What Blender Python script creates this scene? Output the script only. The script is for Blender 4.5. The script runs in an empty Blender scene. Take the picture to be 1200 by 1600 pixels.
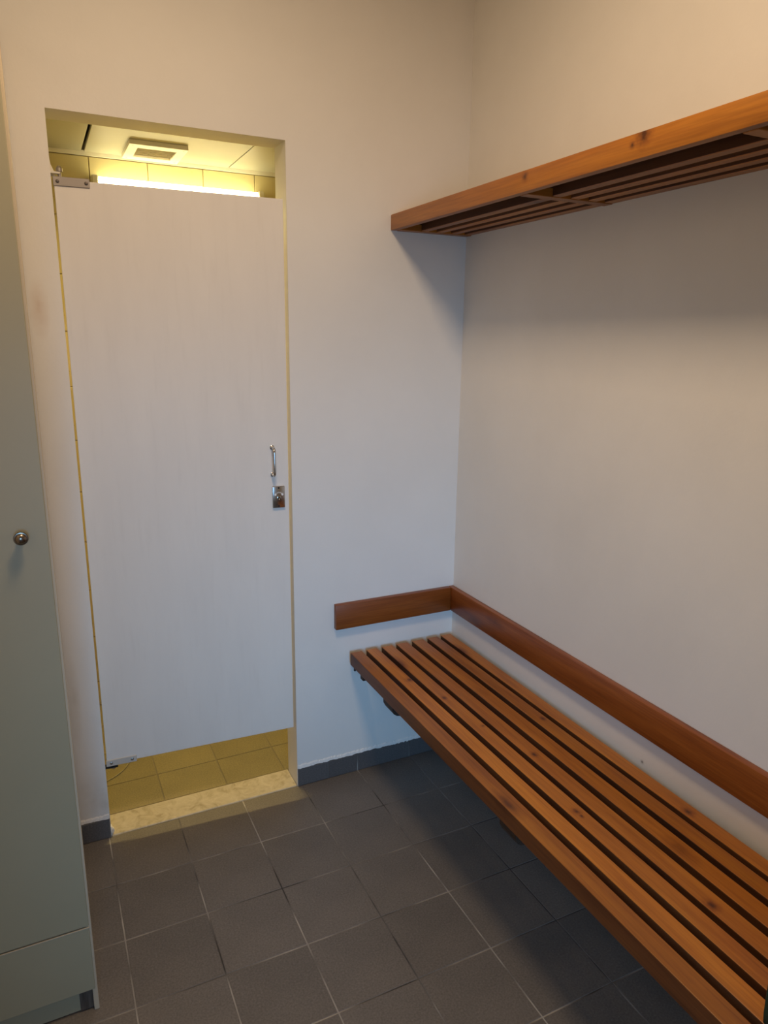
import bpy, bmesh, math, random
from mathutils import Matrix, Vector
random.seed(4)
C = bpy.context.scene

# ---------------------------------------------------------------- camera
cam_d = bpy.data.cameras.new('camera'); cam = bpy.data.objects.new('camera', cam_d)
C.collection.objects.link(cam); C.camera = cam
cam_d.sensor_fit = 'VERTICAL'; cam_d.sensor_height = 36.0
cam_d.lens = 1105.4 * 36.0 / 1600.0
yaw, pitch, roll = 0.4536, -0.2403, 0.0124
fw = Vector((math.sin(yaw) * math.cos(pitch), math.cos(yaw) * math.cos(pitch), math.sin(pitch)))
r0 = Vector((math.cos(yaw), -math.sin(yaw), 0)); u0 = r0.cross(fw)
rt = r0 * math.cos(roll) + u0 * math.sin(roll); up = u0 * math.cos(roll) - r0 * math.sin(roll)
M = Matrix.Identity(4)
for i in range(3):
    M[i][0] = rt[i]; M[i][1] = up[i]; M[i][2] = -fw[i]
M[0][3], M[1][3], M[2][3] = -1.2286, -1.9688, 1.4405
cam.matrix_world = M
cam_d.clip_start = 0.02

# ---------------------------------------------------------------- world, lights, exposure
w = bpy.data.worlds.new('world'); C.world = w; w.use_nodes = True
w.node_tree.nodes['Background'].inputs[0].default_value = (0.8, 0.8, 0.8, 1)
w.node_tree.nodes['Background'].inputs[1].default_value = 0.15
C.view_settings.view_transform = 'Standard'; C.view_settings.look = 'None'
C.view_settings.gamma = 1.0; C.view_settings.use_curve_mapping = False
C.view_settings.exposure = 0.0

def area(name, loc, rot, sx, sy, col, power):
    d = bpy.data.lights.new(name, 'AREA'); d.shape = 'RECTANGLE'; d.size = sx; d.size_y = sy
    d.color = col; d.energy = power
    o = bpy.data.objects.new(name, d); C.collection.objects.link(o)
    o.location = loc; o.rotation_euler = rot
    return o
LX, LY, LZ = -0.90, -1.05, 2.60
area('ceiling_lamp_light', (LX, LY, LZ - 0.075), (0, 0, 0), 0.32, 0.32, (1.0, 0.725, 0.46), 15.6)
# blue fill added behind the camera, aimed low at the back wall; doorway assumed
blue_fill = area('blue_fill_light', (-1.30, -3.20, 0.97), (0, 0, 0), 0.55, 1.0, (0.26, 0.58, 1.0), 3.9)
blue_fill.rotation_euler = (Vector((-0.35, 0.0, 0.50)) - blue_fill.location).to_track_quat('-Z', 'Y').to_euler()
blue_fill.data.spread = math.radians(52)
TUBE = 14.0

# ---------------------------------------------------------------- materials
def mat(name, col, rough=0.6, metal=0.0, **k):
    m = bpy.data.materials.new(name); m.use_nodes = True
    b = m.node_tree.nodes['Principled BSDF']
    b.inputs['Base Color'].default_value = (*col, 1); b.inputs['Roughness'].default_value = rough
    b.inputs['Metallic'].default_value = metal
    for kk, v in k.items(): b.inputs[kk].default_value = v
    return m
def nodes(m): return m.node_tree.nodes, m.node_tree.links, m.node_tree.nodes['Principled BSDF']
def noise(m, scale, detail=3, rough=0.5, coord='Object', mapscale=(1, 1, 1), loc=None):
    N, L, b = nodes(m)
    tc = N.new('ShaderNodeTexCoord'); mp = N.new('ShaderNodeMapping'); mp.inputs['Scale'].default_value = mapscale
    if loc: mp.inputs['Location'].default_value = loc
    n = N.new('ShaderNodeTexNoise'); n.inputs['Scale'].default_value = scale
    n.inputs['Detail'].default_value = detail; n.inputs['Roughness'].default_value = rough
    L.new(tc.outputs[coord], mp.inputs[0]); L.new(mp.outputs[0], n.inputs['Vector'])
    return n, mp
def ramp(m, src, stops):
    N, L, b = nodes(m)
    r = N.new('ShaderNodeValToRGB'); L.new(src, r.inputs[0])
    while len(r.color_ramp.elements) < len(stops): r.color_ramp.elements.new(0.5)
    for e, (p, c) in zip(r.color_ramp.elements, stops): e.position = p; e.color = (*c, 1)
    return r
def mix(m, fac, a, b_, mode='MIX'):
    N, L, _ = nodes(m)
    x = N.new('ShaderNodeMix'); x.data_type = 'RGBA'; x.blend_type = mode
    for s, v in ((0, fac), (6, a), (7, b_)):
        if hasattr(v, 'is_output'): L.new(v, x.inputs[s])
        elif isinstance(v, (int, float)): x.inputs[s].default_value = v
        else: x.inputs[s].default_value = (*v, 1)
    return x.outputs[2]
def bump(m, src, strength, dist=0.002):
    N, L, b = nodes(m)
    bp = N.new('ShaderNodeBump'); bp.inputs['Strength'].default_value = strength; bp.inputs['Distance'].default_value = dist
    L.new(src, bp.inputs['Height']); L.new(bp.outputs[0], b.inputs['Normal'])

def plaster(name, col, col2):
    m = mat(name, col, 0.55); N, L, b = nodes(m)
    n, _ = noise(m, 2.2, 4, 0.6)
    r = ramp(m, n.outputs[0], [(0.35, col), (0.7, col2)])
    L.new(r.outputs[0], b.inputs['Base Color'])
    n2, _ = noise(m, 9, 6, 0.6); bump(m, n2.outputs[0], 0.25, 0.006)
    return m
M_WALL = plaster('white_wall_paint', (0.78, 0.76, 0.72), (0.72, 0.70, 0.66))
M_CEIL = plaster('ceiling_paint', (0.8, 0.78, 0.74), (0.76, 0.74, 0.70))

# wall with smudges near the cabinet and dirt low down
M_WALLB = plaster('white_wall_paint_worn', (0.78, 0.76, 0.72), (0.73, 0.71, 0.67))
N, L, b = nodes(M_WALLB)
base = b.inputs['Base Color'].links[0].from_socket
geo = N.new('ShaderNodeNewGeometry')
def blob(m, geo, c, rad, sx=1, sz=1):
    N, L, _ = nodes(m)
    mp = N.new('ShaderNodeMapping'); mp.vector_type = 'POINT'
    mp.inputs['Scale'].default_value = (1 / (rad * sx), 0.0, 1 / (rad * sz))
    mp.inputs['Location'].default_value = (-c[0] / (rad * sx), 0, -c[1] / (rad * sz))
    L.new(geo.outputs['Position'], mp.inputs[0])
    v = N.new('ShaderNodeVectorMath'); v.operation = 'LENGTH'; L.new(mp.outputs[0], v.inputs[0])
    mr = N.new('ShaderNodeMapRange'); mr.inputs[1].default_value = 1.0; mr.inputs[2].default_value = 0.1
    L.new(v.outputs['Value'], mr.inputs[0]); return mr.outputs[0]
sm, _ = noise(M_WALLB, 30, 4)
for c, r_, sx, sz, f_, colr in (((-1.205, 1.50), 0.05, 0.5, 1.6, 0.35, (0.50, 0.33, 0.22)), ((-1.19, 0.14), 0.07, 0.9, 1.6, 0.28, (0.42, 0.36, 0.28)),
                          ((-1.215, 0.45), 0.03, 0.6, 5, 0.3, (0.5, 0.42, 0.32)), ((-1.16, 0.1), 0.05, 0.4, 1.5, 0.25, (0.4, 0.34, 0.26))):
    k = blob(M_WALLB, geo, c, r_, sx, sz)
    mm = N.new('ShaderNodeMath'); mm.operation = 'MULTIPLY'; L.new(k, mm.inputs[0])
    m3 = N.new('ShaderNodeMath'); m3.operation = 'MULTIPLY'; L.new(sm.outputs[0], m3.inputs[0]); m3.inputs[1].default_value = f_ * 2
    L.new(m3.outputs[0], mm.inputs[1])
    base = mix(M_WALLB, mm.outputs[0], base, colr)
L.new(base, b.inputs['Base Color'])

N, L, b = nodes(M_WALL)
g2 = N.new('ShaderNodeNewGeometry'); v2 = N.new('ShaderNodeVectorMath'); v2.operation = 'DISTANCE'; L.new(g2.outputs['Position'], v2.inputs[0]); v2.inputs[1].default_value = (0, -0.884, 0.458)
r2 = ramp(M_WALL, v2.outputs['Value'], [(0.0028, (0.12, 0.10, 0.09)), (0.0042, (1, 1, 1))])
L.new(mix(M_WALL, 1.0, b.inputs['Base Color'].links[0].from_socket, r2.outputs[0], 'MULTIPLY'), b.inputs['Base Color'])

# door laminate with faint vertical grime
M_LEAF = mat('white_laminate', (0.72, 0.70, 0.67), 0.42); N, L, b = nodes(M_LEAF)
n, _ = noise(M_LEAF, 5, 5, 0.6, mapscale=(2.2, 1, 0.5))
r = ramp(M_LEAF, n.outputs[0], [(0.35, (0.79, 0.755, 0.70)), (0.8, (0.74, 0.705, 0.655))])
n2, _ = noise(M_LEAF, 40, 3, 0.5, mapscale=(1.5, 1, 0.15))
r2 = ramp(M_LEAF, n2.outputs[0], [(0.55, (1, 1, 1)), (0.8, (0.96, 0.955, 0.95))])
L.new(mix(M_LEAF, 1.0, r.outputs[0], r2.outputs[0], 'MULTIPLY'), b.inputs['Base Color'])

def wood(name, axis, dark, mid, light, rough=0.38):
    m = mat(name, mid, rough); N, L, b = nodes(m)
    s = [14, 14, 14]; s[axis] = 1.0
    oi = N.new('ShaderNodeObjectInfo')
    n, mp = noise(m, 2.2, 5, 0.62, mapscale=tuple(s))
    off = N.new('ShaderNodeVectorMath'); off.operation = 'SCALE'; off.inputs[0].default_value = (7.3, 3.1, 5.7)
    L.new(oi.outputs['Random'], off.inputs['Scale']); L.new(off.outputs[0], mp.inputs['Location'])
    r = ramp(m, n.outputs[0], [(0.30, dark), (0.48, mid), (0.72, light)])
    # fine grain lines
    s2 = [160, 160, 160]; s2[axis] = 5
    n2, mp2 = noise(m, 1.6, 2, 0.5, mapscale=tuple(s2))
    r2 = ramp(m, n2.outputs[0], [(0.35, (0.78, 0.74, 0.70)), (0.6, (1.03, 1.03, 1.03))])
    c = mix(m, 0.8, r.outputs[0], r2.outputs[0], 'MULTIPLY')
    # knots
    s3 = [9, 9, 9]; s3[axis] = 3.2
    tc = N.new('ShaderNodeTexCoord'); mp3 = N.new('ShaderNodeMapping'); mp3.inputs['Scale'].default_value = tuple(s3)
    L.new(tc.outputs['Object'], mp3.inputs[0]); L.new(off.outputs[0], mp3.inputs['Location'])
    vo = N.new('ShaderNodeTexVoronoi'); vo.inputs['Scale'].default_value = 0.9; L.new(mp3.outputs[0], vo.inputs['Vector'])
    nd, _ = noise(m, 60, 2)
    ad = N.new('ShaderNodeMath'); ad.operation = 'MULTIPLY_ADD'; L.new(nd.outputs[0], ad.inputs[0]); ad.inputs[1].default_value = 0.06
    L.new(vo.outputs['Distance'], ad.inputs[2])
    kr = ramp(m, ad.outputs[0], [(0.06, (0.30, 0.22, 0.18)), (0.13, (0.72, 0.66, 0.6)), (0.22, (1, 1, 1))])
    c = mix(m, 1.0, c, kr.outputs[0], 'MULTIPLY')
    # per-board tone
    br = N.new('ShaderNodeMapRange'); br.inputs[3].default_value = 0.80; br.inputs[4].default_value = 1.15
    L.new(oi.outputs['Random'], br.inputs[0])
    vm = N.new('ShaderNodeVectorMath'); vm.operation = 'SCALE'; L.new(c, vm.inputs[0]); L.new(br.outputs[0], vm.inputs['Scale'])
    L.new(vm.outputs[0], b.inputs['Base Color'])
    bump(m, n2.outputs[0], 0.12, 0.0008)
    return m
WD, WM, WL = (0.27, 0.082, 0.008), (0.38, 0.130, 0.012), (0.47, 0.180, 0.018)
M_WY = wood('stained_pine_long', 1, WD, WM, WL)
M_WX = wood('stained_pine_cross', 0, WD, WM, WL)
DD, DM, DL = (0.15, 0.038, 0.006), (0.23, 0.062, 0.010), (0.30, 0.092, 0.016)
M_DY = wood('dark_pine_long', 1, DD, DM, DL)
M_DX = wood('dark_pine_cross', 0, DD, DM, DL)

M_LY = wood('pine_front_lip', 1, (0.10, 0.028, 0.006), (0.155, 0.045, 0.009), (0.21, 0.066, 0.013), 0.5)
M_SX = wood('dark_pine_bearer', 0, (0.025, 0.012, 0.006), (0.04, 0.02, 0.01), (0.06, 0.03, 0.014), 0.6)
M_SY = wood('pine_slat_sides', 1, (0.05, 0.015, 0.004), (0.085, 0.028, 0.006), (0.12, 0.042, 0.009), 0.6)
def tile_mat(name, a, b2, rough=0.5):
    m = mat(name, a, rough); N, L, b = nodes(m)
    oi = N.new('ShaderNodeObjectInfo')
    n, _ = noise(m, 220, 2, 0.6); r = ramp(m, n.outputs[0], [(0.3, tuple(x * 0.72 for x in a)), (0.62, a), (0.8, b2)])
    n2, _ = noise(m, 5, 4, 0.6, coord='Object'); r2 = ramp(m, n2.outputs[0], [(0.3, (0.86, 0.86, 0.86)), (0.7, (1.08, 1.07, 1.05))])
    c = mix(m, 1.0, r.outputs[0], r2.outputs[0], 'MULTIPLY')
    mr = N.new('ShaderNodeMapRange'); mr.inputs[3].default_value = 0.92; mr.inputs[4].default_value = 1.07
    L.new(oi.outputs['Random'], mr.inputs[0])
    vm = N.new('ShaderNodeVectorMath'); vm.operation = 'SCALE'; L.new(c, vm.inputs[0]); L.new(mr.outputs[0], vm.inputs['Scale'])
    L.new(vm.outputs[0], b.inputs['Base Color']); bump(m, n.outputs[0], 0.15, 0.0006)
    return m
M_TILE = tile_mat('grey_floor_tile', (0.168, 0.153, 0.140), (0.215, 0.195, 0.18), 0.5)
M_BASET = tile_mat('grey_skirting_tile', (0.115, 0.110, 0.110), (0.15, 0.145, 0.14), 0.45)
M_TILEW = tile_mat('ochre_floor_tile', (0.26, 0.22, 0.115), (0.31, 0.26, 0.14), 0.5)
M_GROUT = mat('grout', (0.1, 0.1, 0.1), 0.9); N, L, b = nodes(M_GROUT)
n, _ = noise(M_GROUT, 3.2, 3, 0.6); r = ramp(M_GROUT, n.outputs[0], [(0.40, (0.06, 0.055, 0.052)), (0.49, (0.17, 0.16, 0.15)), (0.60, (0.38, 0.36, 0.33))])
L.new(r.outputs[0], b.inputs['Base Color'])
M_GROUTW = mat('cream_grout', (0.22, 0.19, 0.13), 0.9)
M_MARBLE = mat('pale_marble', (0.6, 0.55, 0.45), 0.35); N, L, b = nodes(M_MARBLE)
n, _ = noise(M_MARBLE, 22, 6, 0.65); n.inputs['Distortion'].default_value = 1.2
r = ramp(M_MARBLE, n.outputs[0], [(0.34, (0.34, 0.29, 0.20)), (0.5, (0.47, 0.42, 0.32)), (0.68, (0.55, 0.50, 0.40))]); L.new(r.outputs[0], b.inputs['Base Color'])
M_CREAM = mat('cream_glazed_tile', (0.58, 0.50, 0.27), 0.25); N, L, b = nodes(M_CREAM)
n, _ = noise(M_CREAM, 55, 3, 0.7); r = ramp(M_CREAM, n.outputs[0], [(0.24, (0.28, 0.20, 0.08)), (0.32, (0.58, 0.50, 0.27)), (0.8, (0.56, 0.48, 0.28))]); L.new(r.outputs[0], b.inputs['Base Color'])
M_CGROUT = mat('tile_joint', (0.42, 0.34, 0.18), 0.9)
M_PANEL = mat('white_ceiling_panel', (0.42, 0.41, 0.34), 0.5)
M_DARK = mat('dark_void', (0.03, 0.028, 0.022), 0.9)
M_VENT = mat('cream_plastic', (0.74, 0.70, 0.60), 0.4)
M_CHROME = mat('polished_chrome', (0.55, 0.53, 0.50), 0.16, 1.0)
M_STEEL = mat('brushed_steel', (0.42, 0.38, 0.34), 0.38, 1.0)
M_NICK = mat('satin_nickel', (0.24, 0.20, 0.16), 0.26, 1.0)
M_PLATE = mat('grey_hinge_plate', (0.36, 0.32, 0.28), 0.45, 0.35)
M_DSTEEL = mat('dark_screw', (0.12, 0.10, 0.09), 0.5, 0.6)
M_PAINT = mat('painted_hinge_plate', (0.52, 0.49, 0.44), 0.5)
M_BLACK = mat('dark_metal', (0.02, 0.018, 0.016), 0.5, 0.4)
M_WHITE = mat('white_enamel', (0.8, 0.8, 0.78), 0.4)
M_CAB = mat('sage_grey_laminate', (0.34, 0.315, 0.215), 0.42); N, L, b = nodes(M_CAB)
n, _ = noise(M_CAB, 3, 3); r = ramp(M_CAB, n.outputs[0], [(0.3, (0.33, 0.305, 0.208)), (0.7, (0.35, 0.325, 0.224))]); L.new(r.outputs[0], b.inputs['Base Color'])
M_CABE = mat('cabinet_edge_band', (0.52, 0.44, 0.32), 0.5)
M_FOOT = mat('grey_board_offcut', (0.10, 0.09, 0.08), 0.6); N, L, b = nodes(M_FOOT)
n, _ = noise(M_FOOT, 30, 3, mapscale=(4, 1, 0.3)); r = ramp(M_FOOT, n.outputs[0], [(0.35, (0.06, 0.045, 0.035)), (0.65, (0.12, 0.098, 0.08))]); L.new(r.outputs[0], b.inputs['Base Color'])
M_BAG = mat('dark_green_cloth', (0.008, 0.030, 0.010), 0.9); N, L, b = nodes(M_BAG)
n, _ = noise(M_BAG, 400, 2); bump(M_BAG, n.outputs[0], 0.4, 0.001)
M_CABLE = mat('pale_cable', (0.34, 0.29, 0.15), 0.6)
def emis(name, col, s):
    m = mat(name, col, 0.5); N, L, b = nodes(m)
    b.inputs['Emission Color'].default_value = (*col, 1); b.inputs['Emission Strength'].default_value = s
    return m
M_TUBE = emis('lit_tube', (1.0, 0.88, 0.48), TUBE)
M_LAMP = emis('lit_lamp_glass', (1.0, 0.78, 0.52), 4)

# ---------------------------------------------------------------- mesh helpers
def box(bm, x0, x1, y0, y1, z0, z1, bev=0.0, seg=1):
    r = bmesh.ops.create_cube(bm, size=1.0)
    vs = r['verts']
    for v in vs:
        v.co = Vector(((x0 + x1) / 2 + v.co.x * (x1 - x0), (y0 + y1) / 2 + v.co.y * (y1 - y0), (z0 + z1) / 2 + v.co.z * (z1 - z0)))
    if bev > 0:
        es = list({e for v in vs for e in v.link_edges})
        bmesh.ops.bevel(bm, geom=es, offset=bev, segments=seg, affect='EDGES', profile=0.5)
def lathe(bm, origin, axis, prof, n=24):
    # prof: list of (distance along axis, radius)
    a = Vector(axis).normalized(); u = a.orthogonal().normalized(); v = a.cross(u); o = Vector(origin)
    rings = []
    for t, r in prof:
        if r <= 1e-6: rings.append([bm.verts.new(o + a * t)])
        else: rings.append([bm.verts.new(o + a * t + (u * math.cos(2 * math.pi * i / n) + v * math.sin(2 * math.pi * i / n)) * r) for i in range(n)])
    for A, B in zip(rings, rings[1:]):
        for i in range(n):
            j = (i + 1) % n
            if len(A) == 1 and len(B) > 1: bm.faces.new((A[0], B[j], B[i]))
            elif len(B) == 1 and len(A) > 1: bm.faces.new((A[i], A[j], B[0]))
            elif len(A) > 1: bm.faces.new((A[i], A[j], B[j], B[i]))
    if len(rings[0]) > 1: bm.faces.new(rings[0][::-1])
    if len(rings[-1]) > 1: bm.faces.new(rings[-1])
def tube(bm, pts, r, n=10):
    pts = [Vector(p) for p in pts]; rings = []
    ref = Vector((0.31, 0.2, 0.93)).normalized()
    for i, p in enumerate(pts):
        t = (pts[min(i + 1, len(pts) - 1)] - pts[max(i - 1, 0)]).normalized()
        u = (ref - t * ref.dot(t)).normalized(); v = t.cross(u); ref = u
        rings.append([bm.verts.new(p + (u * math.cos(2 * math.pi * k / n) + v * math.sin(2 * math.pi * k / n)) * r) for k in range(n)])
    for A, B in zip(rings, rings[1:]):
        for k in range(n): bm.faces.new((A[k], A[(k + 1) % n], B[(k + 1) % n], B[k]))
    bm.faces.new(rings[0][::-1]); bm.faces.new(rings[-1])
def origin(o):
    p = Vector((0, 0, 0)); q = o
    while q: p += q.location; q = q.parent
    return p
def obj(name, bm, m, parent=None, loc=None, smooth=False):
    """bm in world coordinates; the object's own origin goes to loc (or its parent's origin)"""
    base = origin(parent) if parent else Vector((0, 0, 0))
    L0 = Vector(loc) if loc is not None else base
    bmesh.ops.recalc_face_normals(bm, faces=bm.faces)
    bmesh.ops.translate(bm, verts=bm.verts, vec=-L0)
    me = bpy.data.meshes.new(name); bm.to_mesh(me); bm.free(); me.materials.append(m)
    if smooth:
        for p in me.polygons: p.use_smooth = True
        me.set_sharp_from_angle(angle=math.radians(38))
    o = bpy.data.objects.new(name, me); C.collection.objects.link(o)
    o.parent = parent; o.location = L0 - base
    return o
def B(*a, **k):
    bm = bmesh.new(); box(bm, *a, **k); return bm
def empty(name, loc, label=None, cat=None, group=None, kind=None):
    o = bpy.data.objects.new(name, None); C.collection.objects.link(o); o.location = loc; o.empty_display_size = 0.05
    if label: o['label'] = label
    if cat: o['category'] = cat
    if group: o['group'] = group
    if kind: o['kind'] = kind
    return o
def struct(name, bm, m):
    o = obj(name, bm, m, loc=(0, 0, 0)); o['kind'] = 'structure'; return o
def dup(o, name, loc_delta, parent):
    c = o.copy(); c.name = name; C.collection.objects.link(c); c.parent = parent; c.location = o.location + Vector(loc_delta); return c

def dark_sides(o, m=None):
    """gives the side faces of a slat a darker, rougher wood than its top"""
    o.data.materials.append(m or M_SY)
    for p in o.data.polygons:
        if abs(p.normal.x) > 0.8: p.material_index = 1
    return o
# knots of the planed boards: (x, y, z, radius)
KN = [(-0.211, -0.741, 0.451, .007), (-0.262, -0.955, 0.451, .007), (-0.262, -0.972, 0.451, .004), (-0.042, -1.059, 0.451, .009), (-0.084, -0.613, 0.451, .006), (-0.215, -1.266, 0.451, .009),
      (-0.268, -0.404, 0.451, .006), (-0.252, -0.576, 0.451, .004), (-0.307, -0.267, 0.451, .009), (-0.259, -0.970, 1.783, .011), (-0.259, -0.945, 1.772, .004), (-0.259, -0.639, 1.776, .006), (-0.259, -1.30, 1.765, .008)]
def add_knots(m):
    N, L, b = nodes(m); lk = b.inputs['Base Color'].links[0].from_socket
    g_ = N.new('ShaderNodeNewGeometry'); nz, _ = noise(m, 120, 2); tot = None
    for x, y, z, r_ in KN:
        mp = N.new('ShaderNodeMapping'); sc = (1 / r_, 1 / (r_ * 1.3), 1 / (r_ * 1.3))
        mp.inputs['Scale'].default_value = sc; mp.inputs['Location'].default_value = (-x * sc[0], -y * sc[1], -z * sc[2])
        L.new(g_.outputs['Position'], mp.inputs[0])
        v = N.new('ShaderNodeVectorMath'); v.operation = 'LENGTH'; L.new(mp.outputs[0], v.inputs[0])
        if tot is None: tot = v.outputs['Value']
        else:
            mn = N.new('ShaderNodeMath'); mn.operation = 'MINIMUM'; L.new(tot, mn.inputs[0]); L.new(v.outputs['Value'], mn.inputs[1]); tot = mn.outputs[0]
    ad = N.new('ShaderNodeMath'); ad.operation = 'MULTIPLY_ADD'; L.new(nz.outputs[0], ad.inputs[0]); ad.inputs[1].default_value = 1.1; L.new(tot, ad.inputs[2])
    dv = N.new('ShaderNodeMath'); dv.operation = 'DIVIDE'; L.new(ad.outputs[0], dv.inputs[0]); dv.inputs[1].default_value = 4
    kr = ramp(m, dv.outputs[0], [(0.18, (0.20, 0.14, 0.12)), (0.30, (0.50, 0.42, 0.36)), (0.42, (0.80, 0.74, 0.68)), (0.62, (1, 1, 1))])
    L.new(mix(m, 1.0, lk, kr.outputs[0], 'MULTIPLY'), b.inputs['Base Color'])
add_knots(M_WY)

# ---------------------------------------------------------------- dimensions
XL, XR, ZT = -1.1522, -0.5740, 1.9486      # door opening
WT = 0.095                                  # wall thickness
XW = -1.72                                  # left wall
YF = -3.20                                  # wall behind the camera
ZC = 2.65
CY, CZ = 0.84, 2.043                        # cubicle back wall, cubicle ceiling
CX0, CX1 = -1.45, -0.22

# ---------------------------------------------------------------- room shell
bm = bmesh.new()
box(bm, XW - 0.1, XL, 0, WT, -0.05, ZC); box(bm, XR, 0.1, 0, WT, -0.05, ZC); box(bm, XL, XR, 0, WT, ZT, ZC)
wall_back = struct('wall_back', bm, M_WALLB)
struct('wall_right', B(0, 0.1, YF, 0, -0.05, ZC), M_WALL)
struct('wall_left', B(XW - 0.1, XW, YF, 0, -0.05, ZC), M_WALL)
bm = bmesh.new()
box(bm, XW - 0.1, -1.62, YF - 0.1, YF, -0.05, ZC); box(bm, -0.92, 0.1, YF - 0.1, YF, -0.05, ZC); box(bm, -1.62, -0.92, YF - 0.1, YF, 2.05, ZC)  # unseen doorway opening, added to go with the blue fill light
struct('wall_front', bm, M_WALL)
struct('ceiling', B(XW - 0.1, 0.1, YF - 0.1, WT, ZC, ZC + 0.1), M_CEIL)

# floor: grout bed with individual tiles
TH = 0.006; G = 0.0017
floor = struct('floor', B(XW - 0.1, 0.1, YF - 0.6, 0.0, -0.06, -0.0009), M_GROUT)
xs = [-0.1588 - 0.2 * k for k in range(8)]; xs = [0.0] + xs + [XW]
ys = [0.0] + [-0.2087 - 0.2 * k for k in range(15)] + [YF]
tm = {}
def tile(parent, x0, x1, y0, y1, m, z=0.0):
    w_, d_ = round(x1 - x0 - 2 * G, 4), round(y1 - y0 - 2 * G, 4)
    key = (w_, d_, m.name)
    if key not in tm:
        bm = bmesh.new(); box(bm, -w_ / 2, w_ / 2, -d_ / 2, d_ / 2, -TH, 0, bev=0.0007)
        me = bpy.data.meshes.new('tile'); bm.to_mesh(me); bm.free(); me.materials.append(m); tm[key] = me
    o = bpy.data.objects.new('tile', tm[key]); C.collection.objects.link(o); o.parent = parent
    o.location = ((x0 + x1) / 2, (y0 + y1) / 2, z + random.uniform(-0.0002, 0.0002))
    o.rotation_euler = (random.uniform(-.0007, .0007), random.uniform(-.0007, .0007), random.uniform(-.002, .002))
    return o
for a, b_ in zip(xs, xs[1:]):
    for c, d in zip(ys, ys[1:]): tile(floor, b_, a, d, c, M_TILE)

# marble threshold
struct('trim_1', B(XL + 0.001, XR - 0.001, 0.001, WT + 0.008, -0.03, 0.002, bev=0.002), M_MARBLE)

# cubicle floor
floor2 = struct('floor', B(CX0, CX1, WT + 0.008, CY, -0.06, -0.0018), M_GROUTW)
cxs = [CX0, -1.183, -0.983, -0.783, -0.585, -0.385, CX1]; cys = [WT + 0.010, 0.26, 0.46, 0.66, CY - 0.02]
for a, b_ in zip(cxs, cxs[1:]):
    for c, d in zip(cys, cys[1:]): tile(floor2, a, b_, c, d, M_TILEW)

# cubicle walls and ceiling
wr = struct('wall_rear', B(CX0 - 0.1, CX1 + 0.1, CY, CY + 0.1, -0.05, CZ + 0.3), M_CGROUT)
struct('wall_left', B(CX0 - 0.1, CX0, WT, CY, -0.05, CZ + 0.3), M_CREAM)
struct('wall_right', B(CX1, CX1 + 0.1, WT, CY, -0.05, CZ + 0.3), M_CREAM)
xj = [-1.45, -1.192, -0.998, -0.805, -0.612, -0.419, -0.22]
zr = CZ - 0.012
while zr > 0.02:
    z0 = max(zr - 0.193, 0.0)
    for a, b_ in zip(xj, xj[1:]):
        key = ('w', round(b_ - a, 4), round(zr - z0, 4))
        if key not in tm:
            w_, h_ = b_ - a - 0.003, zr - z0 - 0.003
            bm = bmesh.new(); box(bm, -w_ / 2, w_ / 2, -0.006, 0, -h_ / 2, h_ / 2, bev=0.0012)
            me = bpy.data.meshes.new('tile'); bm.to_mesh(me); bm.free(); me.materials.append(M_CREAM); tm[key] = me
        o = bpy.data.objects.new('tile', tm[key]); C.collection.objects.link(o); o.parent = wr
        o.location = ((a + b_) / 2, CY + 0.001 + random.uniform(-.0005, .0003), (zr + z0) / 2)
    zr -= 0.193
ceil2 = struct('ceiling', B(CX0, CX1, WT, CY, CZ + 0.12, CZ + 0.2), M_DARK)
pj = [CX0, -1.020, -1.010, -0.521, -0.517, CX1]
for i, (a, b_) in enumerate(((pj[0], pj[1]), (pj[2], pj[3]), (pj[4], pj[5]))):
    bm = bmesh.new(); box(bm, a, b_, WT + 0.001, CY - 0.013, CZ, CZ + 0.012, bev=0.001)
    if i == 1:      # cut-out left for the vent is simply covered by it
        pass
    obj('panel', bm, M_PANEL, ceil2)
struct('trim_2', B(CX0, CX1, CY - 0.012, CY - 0.006, CZ - 0.012, CZ + 0.004), M_VENT)

# skirting tiles
bb = struct('baseboard_back', B(-1.245, XL, -0.002, 0, 0.0, 0.064), M_GROUT)
def skirt(parent, x0, x1):
    g = 0.0018
    o = obj('tile', B(x0 + g, x1 - g, -0.0045, -0.0005, 0.001, 0.064 + random.uniform(-.001, .002), bev=0.0012), M_BASET, parent, loc=((x0 + x1) / 2, 0, 0)); return o
for a, b_ in ((-1.36, XL),): skirt(bb, a, b_)
bb2 = struct('baseboard_back', B(XR + 0.001, -0.001, -0.002, 0, 0.0, 0.064), M_GROUT)
for a, b_ in ((XR, -0.467), (-0.467, -0.359), (-0.359, -0.159), (-0.159, -0.010)): skirt(bb2, a, b_)
br = struct('baseboard_right', B(-0.003, 0, YF, -0.01, 0.0, 0.064), M_GROUT)
yy = -0.010; g = 0.0018
for y1 in [-0.2087 - 0.2 * k for k in range(15)]:
    obj('tile', B(-0.009, -0.0005, y1 + g, yy - g, 0.001, 0.065, bev=0.0012), M_BASET, br, loc=(0, (y1 + yy) / 2, 0)); yy = y1
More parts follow.
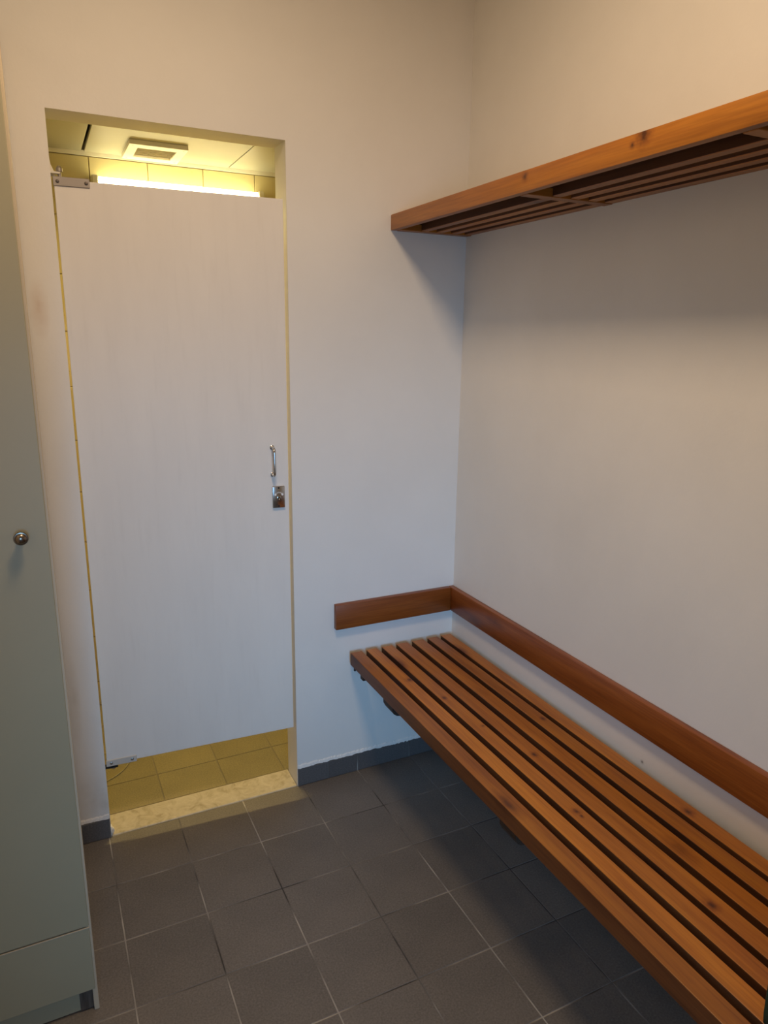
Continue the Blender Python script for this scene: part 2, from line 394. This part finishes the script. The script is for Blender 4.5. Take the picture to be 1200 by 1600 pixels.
# ragged plaster edge above the skirting
def ragged(x0, x1, name='plaster_edge'):
    bm = bmesh.new(); n = int((x1 - x0) / 0.004); prev = None
    lo = 0.0
    for i in range(n + 1):
        x = x0 + (x1 - x0) * i / n
        lo = lo * 0.85 + random.uniform(-0.0012, 0.0012)
        zb = 0.0655 + lo; zt_ = 0.078 + random.uniform(-.002, .002)
        vs = [bm.verts.new((x, -0.0005, zt_)), bm.verts.new((x, -0.0030, zt_ - 0.004)), bm.verts.new((x, -0.0046 + random.uniform(-.0006, .0006), zb)), bm.verts.new((x, -0.0005, zb))]
        if prev:
            for k in range(4): bm.faces.new((prev[k], prev[(k + 1) % 4], vs[(k + 1) % 4], vs[k]))
        prev = vs
    obj(name, bm, M_WALLB, wall_back)
ragged(XR + 0.002, -0.01); ragged(-1.30, XL - 0.002)
# chipped plaster blob at the foot of the left jamb
bm = bmesh.new(); bmesh.ops.create_icosphere(bm, subdivisions=2, radius=0.011)
for v in bm.verts: v.co = Vector((v.co.x * 0.7, v.co.y * 1.0, v.co.z * 1.5)) * random.uniform(0.75, 1.2) + Vector((XL + 0.001, 0.012, 0.012))
obj('plaster_chip', bm, M_WALL, wall_back)

# ---------------------------------------------------------------- cubicle door
ang = math.atan2(0.0343 - 0.0037, 0.5648)
PX, PY = -1.1455, 0.0343
door = empty('door_1', (PX, PY, 0), kind='structure'); 
DZ0, DZ1, DW, DT = 0.2165, 1.8035, 0.5640, 0.022
# parts built in the door's own frame: x along the leaf, y into the cubicle
door.rotation_euler = (0, 0, -ang)
def dobj(name, bm, m, parent=None, smooth=False, loc=(0, 0, 0)):
    bmesh.ops.recalc_face_normals(bm, faces=bm.faces)
    bmesh.ops.translate(bm, verts=bm.verts, vec=-Vector(loc))
    me = bpy.data.meshes.new(name); bm.to_mesh(me); bm.free(); me.materials.append(m)
    if smooth:
        for p in me.polygons: p.use_smooth = True
        me.set_sharp_from_angle(angle=math.radians(38))
    o = bpy.data.objects.new(name, me); C.collection.objects.link(o); o.parent = parent or door
    o.location = Vector(loc) if not parent or parent == door else Vector(loc) - parent.location
    return o
dobj('leaf', B(0, DW, 0, DT, DZ0, DZ1, bev=0.0012, seg=2), M_LEAF)
# upper pivot
h = dobj('hinge', B(-0.002, 0.080, -0.003, DT + 0.003, DZ1 - 0.015, DZ1 + 0.006, bev=0.001), M_PLATE)
for sx in (0.008, 0.072):
    bm = bmesh.new(); lathe(bm, (sx, -0.002, DZ1 - 0.005), (0, -1, 0), [(0, 0.0045), (0.0015, 0.0042), (0.0022, 0.003), (0.0022, 0)], 16); dobj('screw', bm, M_DSTEEL, h, True)
bm = bmesh.new(); lathe(bm, (0.014, 0.011, DZ1 + 0.005), (0, 0, 1), [(0, 0.0042), (0.014, 0.0042), (0.014, 0.0075), (0.022, 0.0075), (0.024, 0.005), (0.027, 0.004)], 16); dobj('pin', bm, M_STEEL, h, True)
h2 = dobj('bracket', B(-0.0225, 0.016, 0.004, 0.020, DZ1 + 0.013, DZ1 + 0.018, bev=0.001), M_VENT)
bm = bmesh.new()
vs = [(-0.012, 0.022, DZ1 + 0.010), (-0.012, 0.022, DZ1 + 0.056), (-0.006, 0.022, DZ1 + 0.052), (-0.004, 0.022, DZ1 + 0.036), (0.004, 0.022, DZ1 + 0.018), (0.004, 0.022, DZ1 + 0.010)]
f_ = bm.faces.new([bm.verts.new(v) for v in vs]); e = bmesh.ops.extrude_face_region(bm, geom=[f_]); bmesh.ops.translate(bm, verts=[v for v in e['geom'] if isinstance(v, bmesh.types.BMVert)], vec=(0, 0.02, 0))
dobj('bracket_plate', bm, M_VENT, h2)
# lower pivot
h = dobj('hinge', B(-0.002, 0.083, -0.003, DT + 0.003, DZ0 - 0.006, DZ0 + 0.014, bev=0.001), M_PAINT)
for sx in (0.012, 0.070):
    bm = bmesh.new(); lathe(bm, (sx, -0.002, DZ0 + 0.004), (0, -1, 0), [(0, 0.0045), (0.0015, 0.0042), (0.0022, 0.003), (0.0022, 0)], 16); dobj('screw', bm, M_STEEL, h, True)
bm = bmesh.new(); lathe(bm, (0.017, 0.011, DZ0 - 0.005), (0, 0, -1), [(0, 0.006), (0.006, 0.006), (0.006, 0.009), (0.013, 0.009), (0.015, 0.005), (0.018, 0.004)], 16); dobj('pin', bm, M_STEEL, h, True)
dobj('bracket', B(-0.006, 0.030, 0.002, 0.020, DZ0 - 0.016, DZ0 - 0.010, bev=0.001), M_BLACK)
# bow pull handle
hx = 0.516
def arc(n, f): return [f(i / (n - 1)) for i in range(n)]
pts = [(hx, 0.0, 1.130)] + arc(8, lambda t: (hx, -0.016 - 0.012 * math.sin(t * math.pi / 2), 1.118 + 0.012 * math.cos(t * math.pi / 2))) \
    + arc(8, lambda t: (hx, -0.016 - 0.012 * math.cos(t * math.pi / 2), 1.062 - 0.012 * math.sin(t * math.pi / 2))) + [(hx, 0.0, 1.050)]
bm = bmesh.new(); tube(bm, pts, 0.0042, 14); hd = dobj('handle', bm, M_CHROME, smooth=True)
for zz in (1.130, 1.050):
    bm = bmesh.new(); lathe(bm, (hx, 0.0, zz), (0, -1, 0), [(0, 0.0065), (0.003, 0.0065), (0.004, 0.005), (0.004, 0)], 18); dobj('collar', bm, M_CHROME, hd, True)
# indicator lock
lx0, lx1, lz0, lz1 = 0.513, 0.550, 0.9500, 1.0150
lc, lz = (lx0 + lx1) / 2, 0.983
lock = dobj('lock_plate', B(lx0, lx1, -0.0075, 0.0, lz0, lz1, bev=0.002, seg=3), M_CHROME, smooth=True)
for dx in (-0.0105, 0.0105):
    bm = bmesh.new(); lathe(bm, (lc + dx, -0.0073, 0.9905), (0, -1, 0), [(0, 0.0031), (0.0006, 0.0031), (0.0006, 0)], 16); dobj('indicator_dot', bm, M_WHITE, lock)
bm = bmesh.new()
for i in range(7):      # engraved arc of small marks
    a = math.radians(28 + i * 124 / 6); r0, r1 = 0.0105, 0.0142
    d = Vector((math.cos(a), 0, math.sin(a))); t = Vector((-math.sin(a), 0, math.cos(a))) * 0.0008
    q = [Vector((lc, 0, 0.9845)) + d * r0 - t, Vector((lc, 0, 0.9845)) + d * r1 - t, Vector((lc, 0, 0.9845)) + d * r1 + t, Vector((lc, 0, 0.9845)) + d * r0 + t]
    f1 = [bm.verts.new(v + Vector((0, -0.0080, 0))) for v in q]; f0 = [bm.verts.new(v + Vector((0, -0.0070, 0))) for v in q]
    bm.faces.new(f1); bm.faces.new(f0[::-1])
    for k in range(4): bm.faces.new((f1[k], f1[(k + 1) % 4], f0[(k + 1) % 4], f0[k]))
dobj('engraving', bm, M_WHITE, lock)
bm = bmesh.new(); lathe(bm, (lc, -0.0070, 0.9800), (0, -1, 0), [(0, 0.0070), (0.0018, 0.0066), (0.0024, 0.0056), (0.0024, 0.0044), (0.0012, 0.0040), (0.0012, 0)], 24); dobj('spindle', bm, M_CHROME, lock, True)
dobj('slot', B(lc - 0.003, lc + 0.003, -0.0096, -0.0080, 0.9792, 0.9808), M_BLACK, lock)
for zz in (lz0 + 0.006, lz1 - 0.005):
    bm = bmesh.new(); lathe(bm, (lc, -0.0072, zz), (0, -1, 0), [(0, 0.0030), (0.0008, 0.0026), (0.0008, 0)], 14); dobj('screw', bm, M_BLACK, lock)

# ---------------------------------------------------------------- cubicle fittings
fl = empty('fluorescent_light', (-0.70, CY - 0.005, 1.94), 'lit slim fluorescent strip light on the cream tiled wall above the door', 'light')
obj('housing', B(-0.985, -0.410, CY - 0.030, CY - 0.005, 1.922, 1.950, bev=0.003), M_VENT, fl)
bm = bmesh.new(); lathe(bm, (-0.975, CY - 0.046, 1.945), (1, 0, 0), [(0, 0.0), (0, 0.017), (0.553, 0.017), (0.553, 0)], 20); obj('tube', bm, M_TUBE, fl, smooth=True)
for x in (-0.997, -0.422): obj('end_cap', B(x, x + 0.022, CY - 0.064, CY - 0.005, 1.924, 1.965, bev=0.004), M_VENT, fl)

fd = bpy.data.lights.new('strip_light_glow', 'AREA'); fd.shape = 'RECTANGLE'; fd.size = 0.55; fd.size_y = 0.03; fd.energy = 8.5; fd.color = (1.0, 0.74, 0.27); fd.spread = math.radians(130)
fo = bpy.data.objects.new('strip_light_glow', fd); C.collection.objects.link(fo); fo.parent = fl; fo.location = (0.0, -0.048, -0.014)
fo.rotation_euler = Vector((0, -0.32, -1)).to_track_quat('-Z', 'Y').to_euler()

VX0, VX1, VY0, VY1 = -0.893, -0.710, 0.585, 0.800
vt = empty('ceiling_vent', ((VX0 + VX1) / 2, (VY0 + VY1) / 2, CZ), 'square cream louvred air vent on the cubicle ceiling', 'vent')
bm = bmesh.new()
a0, a1, c0, c1 = VX0 + 0.030, VX1 - 0.030, VY0 + 0.045, VY1 - 0.045
for q in ((VX0, a0, VY0, VY1), (a1, VX1, VY0, VY1), (a0, a1, VY0, c0), (a0, a1, c1, VY1)): box(bm, *q, CZ - 0.014, CZ - 0.0005)
bmesh.ops.remove_doubles(bm, verts=bm.verts, dist=1e-5)
obj('frame', bm, M_VENT, vt)
obj('backing', B(a0, a1, c0, c1, CZ - 0.002, CZ - 0.0005), M_CGROUT, vt)
for k in range(7):
    y = c0 + 0.009 + k * (c1 - c0 - 0.018) / 6
    bm = B(a0, a1, y - 0.005, y + 0.005, CZ - 0.009, CZ - 0.0075)
    bmesh.ops.rotate(bm, verts=bm.verts, cent=(0, y, CZ - 0.008), matrix=Matrix.Rotation(math.radians(32), 3, 'X'))
    obj('slat', bm, M_VENT, vt)
for x, y in ((VX0 + 0.012, VY1 - 0.02), (VX1 - 0.012, VY1 - 0.02), (VX0 + 0.012, VY0 + 0.02), (VX1 - 0.012, VY0 + 0.02)):
    bm = bmesh.new(); lathe(bm, (x, y, CZ - 0.0135), (0, 0, -1), [(0, 0.0035), (0.001, 0.003), (0.001, 0)], 12); obj('screw', bm, M_STEEL, vt)

bm = bmesh.new()
def cab_pt(t):
    p = [Vector((-1.20, 0.262, 0.003)), Vector((-1.125, 0.292, 0.003)), Vector((-1.075, 0.305, 0.003)), Vector((-1.055, 0.37, 0.003)), Vector((-1.025, 0.47, 0.003))]
    n = len(p) - 1; s = [math.comb(n, i) * t**i * (1 - t)**(n - i) for i in range(n + 1)]
    return sum((p[i] * s[i] for i in range(n + 1)), Vector((0, 0, 0)))
tube(bm, [cab_pt(i / 30) for i in range(31)], 0.0017, 8)
o = obj('cable', bm, M_CABLE, loc=(-1.10, 0.25, 0), smooth=True); o['label'] = 'thin pale cable curving over the cubicle floor under the door hinge'; o['category'] = 'cable'

# ---------------------------------------------------------------- bench
bench = empty('bench', (-0.2, -1.2, 0), 'long slatted bench of orange-brown stained pine along the right wall', 'bench')
Y0, Y1 = -0.021, -2.60
sl = [(-0.395, -0.353), (-0.3387, -0.298), (-0.283, -0.242), (-0.229, -0.186), (-0.170, -0.1255), (-0.111, -0.070), (-0.0575, -0.017)]
for i, (a, b_) in enumerate(sl):
    h_ = 0.042
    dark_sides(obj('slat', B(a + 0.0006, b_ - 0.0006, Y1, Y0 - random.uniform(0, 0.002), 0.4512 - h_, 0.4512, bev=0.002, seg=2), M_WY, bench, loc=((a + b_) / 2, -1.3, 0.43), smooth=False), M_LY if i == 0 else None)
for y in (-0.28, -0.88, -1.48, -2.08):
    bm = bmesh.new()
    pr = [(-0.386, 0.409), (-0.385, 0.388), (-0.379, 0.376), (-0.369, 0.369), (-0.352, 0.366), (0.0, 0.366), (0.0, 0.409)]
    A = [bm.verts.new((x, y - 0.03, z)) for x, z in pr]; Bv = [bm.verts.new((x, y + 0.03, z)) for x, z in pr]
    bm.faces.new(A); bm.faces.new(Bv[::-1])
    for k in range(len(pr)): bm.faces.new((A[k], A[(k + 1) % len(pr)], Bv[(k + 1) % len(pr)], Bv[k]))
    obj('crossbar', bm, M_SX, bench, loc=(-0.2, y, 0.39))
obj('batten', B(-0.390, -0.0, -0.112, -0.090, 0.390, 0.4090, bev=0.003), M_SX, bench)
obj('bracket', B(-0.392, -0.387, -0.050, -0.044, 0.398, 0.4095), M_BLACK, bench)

# backrest rails
o = obj('backrest_rail', B(-0.4422, -0.0200, -0.0194, -0.0003, 0.536, 0.6195, bev=0.0022, seg=2), M_DX, loc=(-0.22, 0, 0.536), smooth=True)
o['label'] = 'short dark pine board fixed to the wall beside the door, above the bench end'; o['category'] = 'rail'
o = obj('backrest_rail', B(-0.0194, -0.0003, -2.6, -0.0003, 0.536, 0.6195, bev=0.0022, seg=2), M_DY, loc=(0, -1.3, 0.536), smooth=True)
o['label'] = 'long dark pine backrest board running along the right wall above the bench'; o['category'] = 'rail'

# ---------------------------------------------------------------- shelf
sh = empty('wall_shelf', (-0.13, -1.2, 1.7465), 'slatted stained pine luggage shelf high on the right wall', 'shelf')
ZS = 1.7465
obj('front_board', B(-0.2590, -0.2390, -2.6, -0.0005, ZS, 1.7893, bev=0.002, seg=2), M_WY, sh, loc=(-0.25, -1.3, 1.77), smooth=True)
obj('inner_board', B(-0.2388, -0.176, -2.6, -0.001, 1.768, 1.7885, bev=0.001), M_WY, sh, loc=(-0.21, -1.3, 1.775), smooth=True)
for a in (-0.173, -0.122, -0.072, -0.0245):
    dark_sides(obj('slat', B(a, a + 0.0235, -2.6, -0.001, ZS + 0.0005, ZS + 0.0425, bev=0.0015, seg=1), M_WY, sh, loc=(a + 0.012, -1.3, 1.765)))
for y in (-0.016, -0.612, -1.165, -1.72, -2.28):
    obj('crossbar', B(-0.2392, -0.0005, y - 0.014, y + 0.014, ZS - 0.001, ZS + 0.018, bev=0.001), M_WX, sh, loc=(-0.12, y, ZS))

# ---------------------------------------------------------------- cabinet
CF = -0.578
cab = empty('cabinet', (-1.46, -0.30, 0), 'tall sage grey cabinet with round metal knob left of the door', 'cabinet')
bm = bmesh.new(); box(bm, -1.2410, -1.2303, CF + 0.003, -0.012, 0.0, 2.1, bev=0.001); obj('side_panel', bm, M_CABE, cab)
obj('side_panel', B(-1.70, -1.684, CF + 0.003, -0.012, 0.0, 2.1, bev=0.001), M_CABE, cab)
bm = bmesh.new(); box(bm, -1.684, -1.2410, CF + 0.019, -0.012, 0.058, 0.074); box(bm, -1.684, -1.2410, CF + 0.019, -0.012, 2.084, 2.1); box(bm, -1.684, -1.2410, -0.020, -0.012, 0.074, 2.084)
obj('carcass', bm, M_CAB, cab)
dr = obj('door', B(-1.697, -1.2350, CF, CF + 0.018, 0.2225, 2.097, bev=0.0015, seg=2), M_CAB, cab)
kx, kz = -1.279, 1.086
bm = bmesh.new()
lathe(bm, (kx, CF, kz), (0, -1, 0), [(0, 0.0065), (0.010, 0.0055), (0.012, 0.0085), (0.014, 0.0118), (0.0175, 0.0124), (0.0195, 0.0116), (0.0198, 0.0098), (0.0205, 0.0096), (0.0235, 0.0082), (0.0255, 0.0050), (0.0262, 0)], 32)
obj('knob', bm, M_NICK, dr, smooth=True)
obj('lower_panel', B(-1.697, -1.2350, CF, CF + 0.018, 0.0585, 0.2185, bev=0.0015, seg=2), M_CAB, cab)
obj('edge_strip', B(-1.697, -1.2350, CF - 0.0004, CF + 0.004, 0.2175, 0.2195), M_CABE, cab)
obj('plinth', B(-1.684, -1.2680, CF + 0.012, CF + 0.028, 0.004, 0.058), M_CAB, cab)
obj('plinth_end', B(-1.2680, -1.2410, CF + 0.0095, CF + 0.028, 0.004, 0.058), M_FOOT, cab)['label'] = 'dark grey worn plinth end'

# ---------------------------------------------------------------- dark green bag on the bench, mostly out of frame
bm = bmesh.new(); box(bm, -0.377, -0.117, -1.852, -1.448, 0.4515, 0.573)
bmesh.ops.subdivide_edges(bm, edges=bm.edges[:], cuts=5, use_grid_fill=True)
cx, cy, cz = -0.247, -1.650, 0.5123
for v in bm.verts:
    u = Vector(((v.co.x - cx) / 0.13, (v.co.y - cy) / 0.20, (v.co.z - cz) / 0.0607))
    p = 6.0; s = (abs(u.x)**p + abs(u.y)**p + abs(u.z)**p) ** (1 / p)
    u *= 1.0 / s if s > 0 else 1
    v.co = Vector((cx + u.x * 0.13, cy + u.y * 0.20, cz + u.z * 0.059 + 0.002 * math.sin(v.co.x * 60 + v.co.y * 35)))
bag = empty('bag', (cx, cy, 0.4515), 'dark green cloth bag on the bench, cut off by the photo corner', 'bag')
for v in bm.verts: v.co.z = max(v.co.z, 0.4516)
obj('body', bm, M_BAG, bag, smooth=True)
bm = bmesh.new(); tube(bm, [(cx + 0.05 * math.cos(a), cy + 0.1 * math.cos(a), 0.566 + 0.05 * math.sin(a)) for a in [math.pi * i / 16 for i in range(17)]], 0.006, 8); obj('strap', bm, M_BAG, bag, smooth=True)

# ---------------------------------------------------------------- ceiling lamp (out of frame; the room's own light)
lamp = empty('ceiling_lamp', (LX, LY, ZC), 'round glass ceiling lamp above the room, warm light', 'lamp')
bm = bmesh.new(); lathe(bm, (LX, LY, ZC), (0, 0, -1), [(0, 0.15), (0.02, 0.15), (0.022, 0.13), (0.022, 0)], 40); obj('base', bm, M_WHITE, lamp, smooth=True)
bm = bmesh.new(); lathe(bm, (LX, LY, ZC - 0.022), (0, 0, -1), [(0, 0.135), (0.03, 0.13), (0.055, 0.10), (0.065, 0.05), (0.067, 0)], 40); obj('lamp_shade', bm, M_LAMP, lamp, smooth=True)
